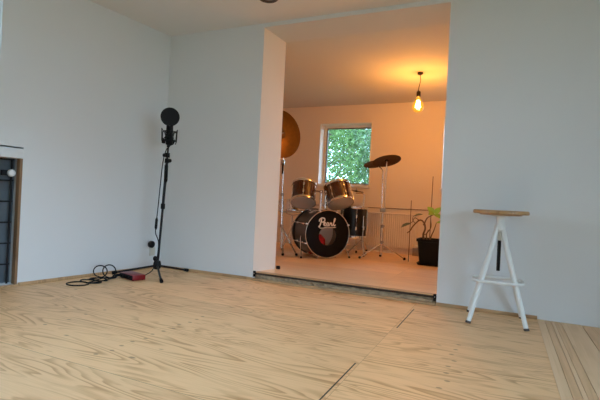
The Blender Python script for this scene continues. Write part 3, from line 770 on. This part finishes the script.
# floor tom
fx, fy = -1.765, 5.50
t, F3 = drum('floor_tom', 'black floor tom on three legs behind the bass drum', 'drum', V((fx, fy, .305)), V((.01, .02, 1)), .172, .375, M['darkwrap'], (M['head'], M['head']), 6, M['chrome'])
for k in range(3):
    a = -.5 + k*2*PI/3; d = V((math.cos(a), math.sin(a), 0)); b = V((fx, fy, 0)) + d*.188
    l = MB().tube([b + V((0, 0, .58)), b + V((0, 0, .20)), b + d*.03 + V((0, 0, .14)), b + d*.03 + V((0, 0, ZF+.02))], .006, 10)
    l.box(b + V((-.014, -.014, .40)), b + V((.014, .014, .45)), .003)
    l = l.build('leg', M['chrome'], t)
    MB().cyl(b + d*.03 + V((0, 0, ZF+.03)), b + d*.03 + V((0, 0, ZF)), .012, seg=12).build('rubber_foot', M['matte_black'], l)

# stands
def stand(name, label, base, feet, top, hubz=.34, rt=.0125):
    base = V(base); t = thing(name, label, 'stand', base, 'cymbal stands of the drum kit')
    top = V(top)
    def at(z): 
        k = (z-base.z)/(top.z-base.z); return base + (top-base)*k
    z2 = hubz + (top.z-hubz)*.5
    MB().cyl(at(ZF+.05), at(z2), rt, seg=14).build('lower_tube', M['chrome'], t)
    MB().cyl(at(z2-.03), at(top.z), .0085, seg=14).build('upper_tube', M['chrome'], t)
    for z in (z2, hubz):
        p = at(z)
        cl = MB().lathe([(.009, z+.02), (.019, z+.018), (.019, z-.022), (.012, z-.024)], 16, M=Matrix.Translation((p.x, p.y, 0))).build('collar', M['steel'], t)
        MB().tube([p, p + V((.018, -.018, 0)), p + V((.03, -.03, .006))], [.005, .006, .012], 10).build('wing_nut', M['steel'], cl)
    lowp = at(ZF+.10)
    for fx_, fy_ in feet:
        f = V((fx_, fy_, ZF+.014)); h0 = at(hubz-.01)
        sd = (f-h0).cross(V((0, 0, 1))).normalized()
        l = MB()
        l.tube([h0 + sd*.009, f + sd*.006], .006, 8); l.tube([h0 - sd*.009, f - sd*.006], .006, 8)
        m_ = h0 + (f-h0)*.55
        l.tube([lowp, m_], .005, 8)
        l = l.build('leg', M['chrome'], t)
        MB().ball(f + V((0, 0, .003)), (.018, .018, .0165), 12).build('rubber_foot', M['matte_black'], l)
    return t
def cymbal(name, label, c, nrm, D, mat, bell=.16, rise=.06):
    F = frame(c, nrm); R_ = D/2
    prof = [(.006, R_*rise*1.9), (R_*bell*.6, R_*rise*1.75), (R_*bell, R_*rise*1.05)]
    prof += [(R_*(bell+(1-bell)*k/10), R_*rise*(1-(k/10)**1.35)) for k in range(1, 11)]
    top = prof; bot = [(r, z-.0022) for r, z in prof[::-1]]
    o = MB(F).lathe(top+bot, 64, closed=True).build(name, mat, base=V(c), ang=50)
    tag(o, label, 'cymbal', 'cymbals of the drum kit'); return F, R_*rise
def cym_fix(stand_t, F, h):
    MB(F).cyl((0, 0, -.02), (0, 0, h*2+.035), .004, seg=8).lathe([(.005, h*2-.004), (.012, h*2-.002), (.012, h*2+.010), (.005, h*2+.012)], 16).build('cymbal_bolt', M['steel'], stand_t)
    MB(F).lathe([(.0055, h*1.6), (.016, h*1.4), (.016, h*1.4-.012), (.0055, h*1.4-.016)], 16, closed=True).build('felt', M['matte_black'], stand_t)
# right pair of cymbals
cs_base = V((-1.345, 5.36, ZF))
Ra = stand('cymbal_stand', 'tall chrome tripod stand right of the drums, under the pair of dark cymbals', cs_base, ((-1.55, 5.16), (-1.40, 5.55), (-1.075, 5.44)), (-1.340, 5.343, .665), hubz=.275, rt=.017)
rdir = V((.908, .418, 0)); fwd = V((-.24, .97, 0))
na = (V((0, 0, 1)) + fwd*.36 - rdir*.22).normalized()
ca = V((-1.317, 5.31, 1.262)); cb = V((-1.475, 5.42, 1.235))
nb = (V((0, 0, 1)) + fwd*.26 - rdir*.20).normalized()
FA, ha = cymbal('cymbal', 'larger dark cymbal in front, right of the far window', ca, na, .345, M['bronze_dark'])
FC, hb2 = cymbal('cymbal', 'dark cymbal half hidden behind the larger one, left of it', cb, nb, .31, M['bronze_dark'])
MB().tube([V((-1.338, 5.34, .64)), V((-1.325, 5.335, .70)), V((-1.318, 5.318, 1.18)), ca - na*.015], .0075, 10).build('cymbal_arm', M['chrome'], Ra)
MB().tube([V((-1.340, 5.345, .64)), V((-1.366, 5.36, .70)), V((-1.378, 5.39, 1.14)), V((-1.40, 5.40, 1.175)), cb - nb*.015], .0075, 10).build('cymbal_arm', M['chrome'], Ra)
MB().box((-1.375, 5.322, .64), (-1.31, 5.365, .69), .006).build('arm_clamp', M['steel'], Ra)
cym_fix(Ra, FA, ha); cym_fix(Ra, FC, hb2)
# small splash behind the right tom
sb = V((-1.72, 5.80, ZF))
Rs = stand('cymbal_stand', 'low chrome stand behind the floor tom carrying the small splash cymbal', sb, ((-1.83, 5.52+.02), (-1.60, 5.56), (-1.72, 6.03)), (-1.72, 5.80, .86), hubz=.26)
spc = V((-1.815, 5.74, .895)); ns = (V((0, 0, 1)) + rdir*.10 + fwd*.03).normalized()
FS, hs = cymbal('cymbal', 'small thin splash cymbal beside the right rack tom under the far window', spc, ns, .21, M['bronze_dark'])
MB().tube([V((-1.72, 5.80, .85)), V((-1.74, 5.785, .87)), spc - ns*.03, spc - ns*.012], .007, 10).build('cymbal_arm', M['chrome'], Rs)
cym_fix(Rs, FS, hs)
# tall ride at the left, tipped almost upright
lb = V((-2.56, 5.06, ZF))
Rl = stand('cymbal_stand', 'chrome tripod stand at the left jamb under the big tipped cymbal', lb, ((-2.35, 4.70), (-2.22, 5.0-.2), (-2.72, 5.40)), (-2.60, 5.08, 1.20), hubz=.40)
tocam = V((.46, -.888, 0)); ang = math.radians(34)
nl = Matrix.Rotation(ang, 3, 'Z') @ tocam; nl = (nl + V((0, 0, .10))).normalized()
cc = V((-2.645, 5.06, 1.575))
FL, hl = cymbal('cymbal', 'big bronze cymbal tipped almost upright, cut by the left jamb', cc, nl, .63, M['bronze'])
MB().tube([V((-2.60, 5.08, 1.19)), V((-2.603, 5.082, 1.23)), V((-2.66, 5.15, 1.50)), cc - nl*.05, cc - nl*.01], .0085, 10).build('boom_arm', M['chrome'], Rl)
MB().box((-2.622, 5.06, 1.175), (-2.582, 5.10, 1.24), .006).build('tilter', M['steel'], Rl)
MB().tube([V((-2.59, 5.06, 1.20)), V((-2.58, 5.04, 1.17)), V((-2.578, 5.035, 1.06))], [.009, .012, .010], 10).build('wing_handle', M['matte_black'], Rl)
cym_fix(Rl, FL, hl)
# snare
t = thing('snare_stand', 'low chrome snare stand behind the bass drum at the left', 'stand', V((-2.60, 5.42, ZF)))
q = V((-2.60, 5.42, ZF))
MB().cyl(q + V((0, 0, .06)), q + V((0, 0, .46)), .011, seg=12).build('tube', M['chrome'], t)
for k in range(3):
    a = .5 + k*2*PI/3; d = V((math.cos(a), math.sin(a), 0))
    l = MB().tube([q + V((0, 0, .30)), q + d*.24 + V((0, 0, .012))], .007, 8).build('leg', M['chrome'], t)
    MB().ball(q + d*.24 + V((0, 0, .016)), (.016, .016, .0155), 10).build('rubber_foot', M['matte_black'], l)
    MB().tube([q + V((0, 0, .45)), q + d*.185 + V((0, 0, .49)), q + d*.188 + V((0, 0, .535))], .007, 8).build('basket_arm', M['chrome'], t)
drum('snare_drum', 'shallow chrome snare drum half hidden behind the left rack tom', 'drum', q + V((0, 0, .515)), V((-.05, .08, 1)), .172, .135, M['chrome'], (M['head'], M['head']), 8, M['chrome'])

# ------------------------------------------------------------------ plant
px, py = -.742, 5.27; z0 = ZF
t = thing('potted_plant', 'straggly plant in a black square pot by the right jamb', 'plant', (px, py, z0))
def sq(hw, z, r=.25, n=8):
    out = []
    for c_, (sx1, sy1) in enumerate(((1, 1), (-1, 1), (-1, -1), (1, -1))):
        for k in range(n):
            a = c_*PI/2 + PI/2*k/(n-1); rr_ = hw*r
            out.append((px + sx1*(hw-rr_) + rr_*math.cos(a), py + sy1*(hw-rr_) + rr_*math.sin(a), z))
    return out
pot = MB(); H = .295
pot.rings([sq(.090, z0+.012), sq(.112, z0+.012), sq(.138, z0+H-.03), sq(.150, z0+H-.028), sq(.152, z0+H), sq(.140, z0+H), sq(.132, z0+H-.04)], True, True)
pot.build('pot', M['pot'], t)
MB().rings([sq(.10, z0), sq(.128, z0), sq(.140, z0+.022), sq(.136, z0+.022), sq(.124, z0+.008)], True, True).build('saucer', M['pot'], t)
MB().rings([sq(.120, z0+H-.055), sq(.1345, z0+H-.032), sq(.07, z0+H-.020)], True, True).build('soil', M['soil'], t)
zs0 = z0+H-.03
def stem(ps, r): 
    p = spline(ps, 6); MB().tube(p, [r*(1-.55*i/len(p)) for i in range(len(p))], 8).build('stem', M['stem'], t)
b = V((px, py, zs0))
stem([b+V((-.08, 0, 0)), (-.835, 5.25, .41), (-.815, 5.24, .48), (-.83, 5.23, .55), (-.88, 5.22, .575), (-.95, 5.21, .50), (-.975, 5.20, .45), (-1.01, 5.20, .42)], .012)
stem([(-.835, 5.24, .52), (-.80, 5.23, .60), (-.76, 5.22, .63), (-.715, 5.21, .655)], .009)
stem([b+V((-.05, .01, 0)), (-.80, 5.26, .42), (-.755, 5.26, .50), (-.76, 5.25, .60)], .008)
stem([b+V((-.02, -.02, 0)), (-.74, 5.23, .41), (-.715, 5.22, .47), (-.69, 5.21, .56)], .008)
stem([b+V((-.09, .02, 0)), (-.845, 5.28, .39), (-.80, 5.29, .43), (-.79, 5.29, .47)], .006)
stem([(-.88, 5.22, .572), (-.93, 5.20, .60), (-.955, 5.2, .555), (-1.0, 5.2, .515)], .005)
stem([(-.93, 5.21, .54), (-.955, 5.2, .58), (-.945, 5.2, .62)], .004)
def bigleaf(p, d, n, L, W, mat):
    p, d, n = V(p), V(d).normalized(), V(n); s = d.cross(n).normalized(); n = s.cross(d)
    mb = MB(); rows = []
    for k in range(9):
        u = k/8; w_ = W*math.sin(PI*min(1, u*.93+.04))**.8*(1-.25*u)
        c_ = p + d*L*u - n*L*.30*u*u
        rows.append([c_ + s*w_*.5*j - n*abs(j)*w_*-.10 for j in (-1, -.5, 0, .5, 1)])
    R1 = [[mb.v(q) for q in r] for r in rows]
    for A, B in zip(R1, R1[1:]):
        for i in range(4): mb.face([A[i], A[i+1], B[i+1], B[i]])
    return mb.build('leaf', mat, t, ang=180)
for p, d, n, L, W, m in (((-.715, 5.21, .655), (-.2, -.6, .1), (.2, -.5, .8), .11, .085, 'leaf_lime'), ((-.72, 5.21, .65), (.9, -.3, -.2), (0, -.5, .8), .11, .075, 'leaf_lime'),
                         ((-.72, 5.21, .66), (-.5, -.2, .6), (0, -.8, .5), .10, .075, 'leaf_lime'), ((-.71, 5.21, .66), (.5, -.2, .7), (0, -.9, .4), .09, .07, 'leaf_lime'),
                         ((-.69, 5.21, .56), (.6, -.4, .2), (0, -.5, .8), .11, .07, 'leaf_lime')):
    bigleaf(p, d, n, L, W, M[m])
for p, d, n in (((-.98, 5.2, .53), (-1, -.1, -.25), (.1, -.6, .8)), ((-.97, 5.2, .525), (-.9, .1, .05), (.0, -.5, .8)), ((-.945, 5.2, .615), (.5, -.3, .3), (0, -.5, .8))):
    o = bigleaf(p, d, n, .115, .055, M['leaf_grey']); o['label'] = 'greyish wilted leaf'
tag(MB().cyl((-1.01, 5.36, ZF), (-1.02, 5.42, .80), .005, .004, 8).build('cane', M['cane'], base=(-1.01, 5.36, ZF)), 'short thin cane standing left of the potted plant', 'cane', 'thin canes')
tag(MB().cyl((-.775, 5.34, zs0-.02), (-.772, 5.36, 1.09), .0055, .004, 8).build('cane', M['cane'], base=(-.775, 5.34, zs0-.02)), 'tall thin cane stuck in the black pot', 'cane', 'thin canes')

# ------------------------------------------------------------------ radiator and pipe
t = thing('radiator', 'cream ribbed panel radiator on the far wall below the cymbals', 'radiator', (-1.40, YFAR-.04, .16))
rb = MB(); x0, x1 = -1.80, -1.055; n = 26
yb_, zb, zt = YFAR-.045, .155, .61
pr = []
for k in range(n*4+1):
    u = k/4; f_ = k % 4
    pr.append((x0 + (x1-x0)*k/(n*4), yb_ - (.008 if f_ in (1, 2) else .0)))
A = [rb.v((x, y, zb)) for x, y in pr]; B = [rb.v((x, y, zt)) for x, y in pr]
A2 = [rb.v((x, yb_+.03, zb)) for x, y in pr]; B2 = [rb.v((x, yb_+.03, zt)) for x, y in pr]
for k in range(len(pr)-1):
    rb.face([A[k], A[k+1], B[k+1], B[k]]); rb.face([A2[k], A2[k+1], B2[k+1], B2[k]]); rb.face([A[k], A[k+1], A2[k+1], A2[k]]); rb.face([B[k], B[k+1], B2[k+1], B2[k]])
rb.face([A[0], B[0], B2[0], A2[0]]); rb.face([A[-1], B[-1], B2[-1], A2[-1]])
rb.build('panel', M['radiator'], t, smooth=False)
MB().box((x0-.005, yb_-.02, zt-.004), (x1+.005, yb_+.038, zt+.012), .004).build('top_grille', M['radiator'], t)
MB().tube([(x1-.03, yb_+.01, zb+.01), (x1-.03, yb_+.01, ZF-.01)], .009, 10).build('feed_pipe', M['steel'], t)
MB().cyl((x1+.0, yb_+.01, zb+.04), (x1+.05, yb_+.01, zb+.04), .016, seg=14).build('valve', M['frame_white'], t)
for xb in (-1.6, -1.25): MB().box((xb, yb_+.03, .3), (xb+.05, YFAR+.001, .5)).build('bracket', M['steel'], t)
tag(MB().cyl((-2.6, YFAR-.012, .678), (1.45, YFAR-.012, .70), .0045, seg=10).build('wall_pipe', M['cane'], base=(-1.4, YFAR, .68)), 'thin dark pipe running along the far wall above the radiator', 'pipe')
tag(MB().box((-1.09, YFAR-.07, ZF), (-.45, YFAR-.012, ZF+.10), .004).build('pipe_box', M['steel'], base=(-.8, YFAR-.04, ZF)), 'low grey box section along the foot of the far wall by the plant', 'pipe casing')
tag(MB().lathe([(.001, ZF+.028), (.016, ZF+.028), (.02, ZF+.02), (.02, ZF), (.001, ZF)], 16, M=Matrix.Translation((-1.938, 3.79, 0))).build('door_stop', M['matte_black'], base=(-1.938, 3.79, ZF)), 'tiny dark stop on the raised floor by the left jamb', 'door stop')

# ------------------------------------------------------------------ light, camera
wd_ = bpy.data.worlds.new('World'); bpy.context.scene.world = wd_; wd_.use_nodes = True
bg = wd_.node_tree.nodes['Background']; bg.inputs[0].default_value = (.52, .73, 1, 1); bg.inputs[1].default_value = 10.2
def portal(name, loc, rot, sx, sy):
    l = bpy.data.lights.new(name, 'AREA'); l.shape = 'RECTANGLE'; l.size = sx; l.size_y = sy; l.cycles.is_portal = True
    o = bpy.data.objects.new(name, l); o.location = loc; o.rotation_euler = rot; C.objects.link(o)
portal('daylight_right', (3.36, (D0+D1)/2, DZ/2), (PI/2, 0, PI/2), D1-D0, DZ)  # sky sampling through the added garden doors
portal('daylight_far', ((A0+A1)/2, 6.34, 1.44), (-PI/2, 0, 0), .77, .88)
portal('daylight_far', ((B0+B1)/2, 6.34, 1.46), (-PI/2, 0, 0), B1-B0, .92)
portal('daylight_roof', ((K0+K1)/2, (K2+K3)/2, ZC+.18), (0, 0, 0), K1-K0, K3-K2)  # sky sampling through the added roof light
pl = LW @ V(((g0+g1)/2, -.26, (gz0+gz1)/2))
portal('daylight_left', pl, (PI/2, 0, -PI/2-ANG), g1-g0, gz1-gz0)

cam = bpy.data.cameras.new('Camera'); co = bpy.data.objects.new('Camera', cam); C.objects.link(co)
cam.sensor_width = 36; cam.lens = 445/600*36; cam.clip_start = .02
co.matrix_world = Matrix.Translation((0, 0, .74)) @ Matrix.Rotation(math.radians(24.7), 4, 'Z') @ Matrix.Rotation(PI/2, 4, 'X') @ Matrix.Rotation(math.radians(2.8), 4, 'Z')
S = bpy.context.scene; S.camera = co
vs = S.view_settings; vs.view_transform = 'Standard'; vs.look = 'None'; vs.gamma = 1; vs.use_curve_mapping = False; vs.exposure = 0
S.display_settings.display_device = 'sRGB'
S.cycles.max_bounces = 12; S.cycles.diffuse_bounces = 6; S.cycles.transparent_max_bounces = 16
for o in bpy.data.objects:
    if '_b' in o: del o['_b']
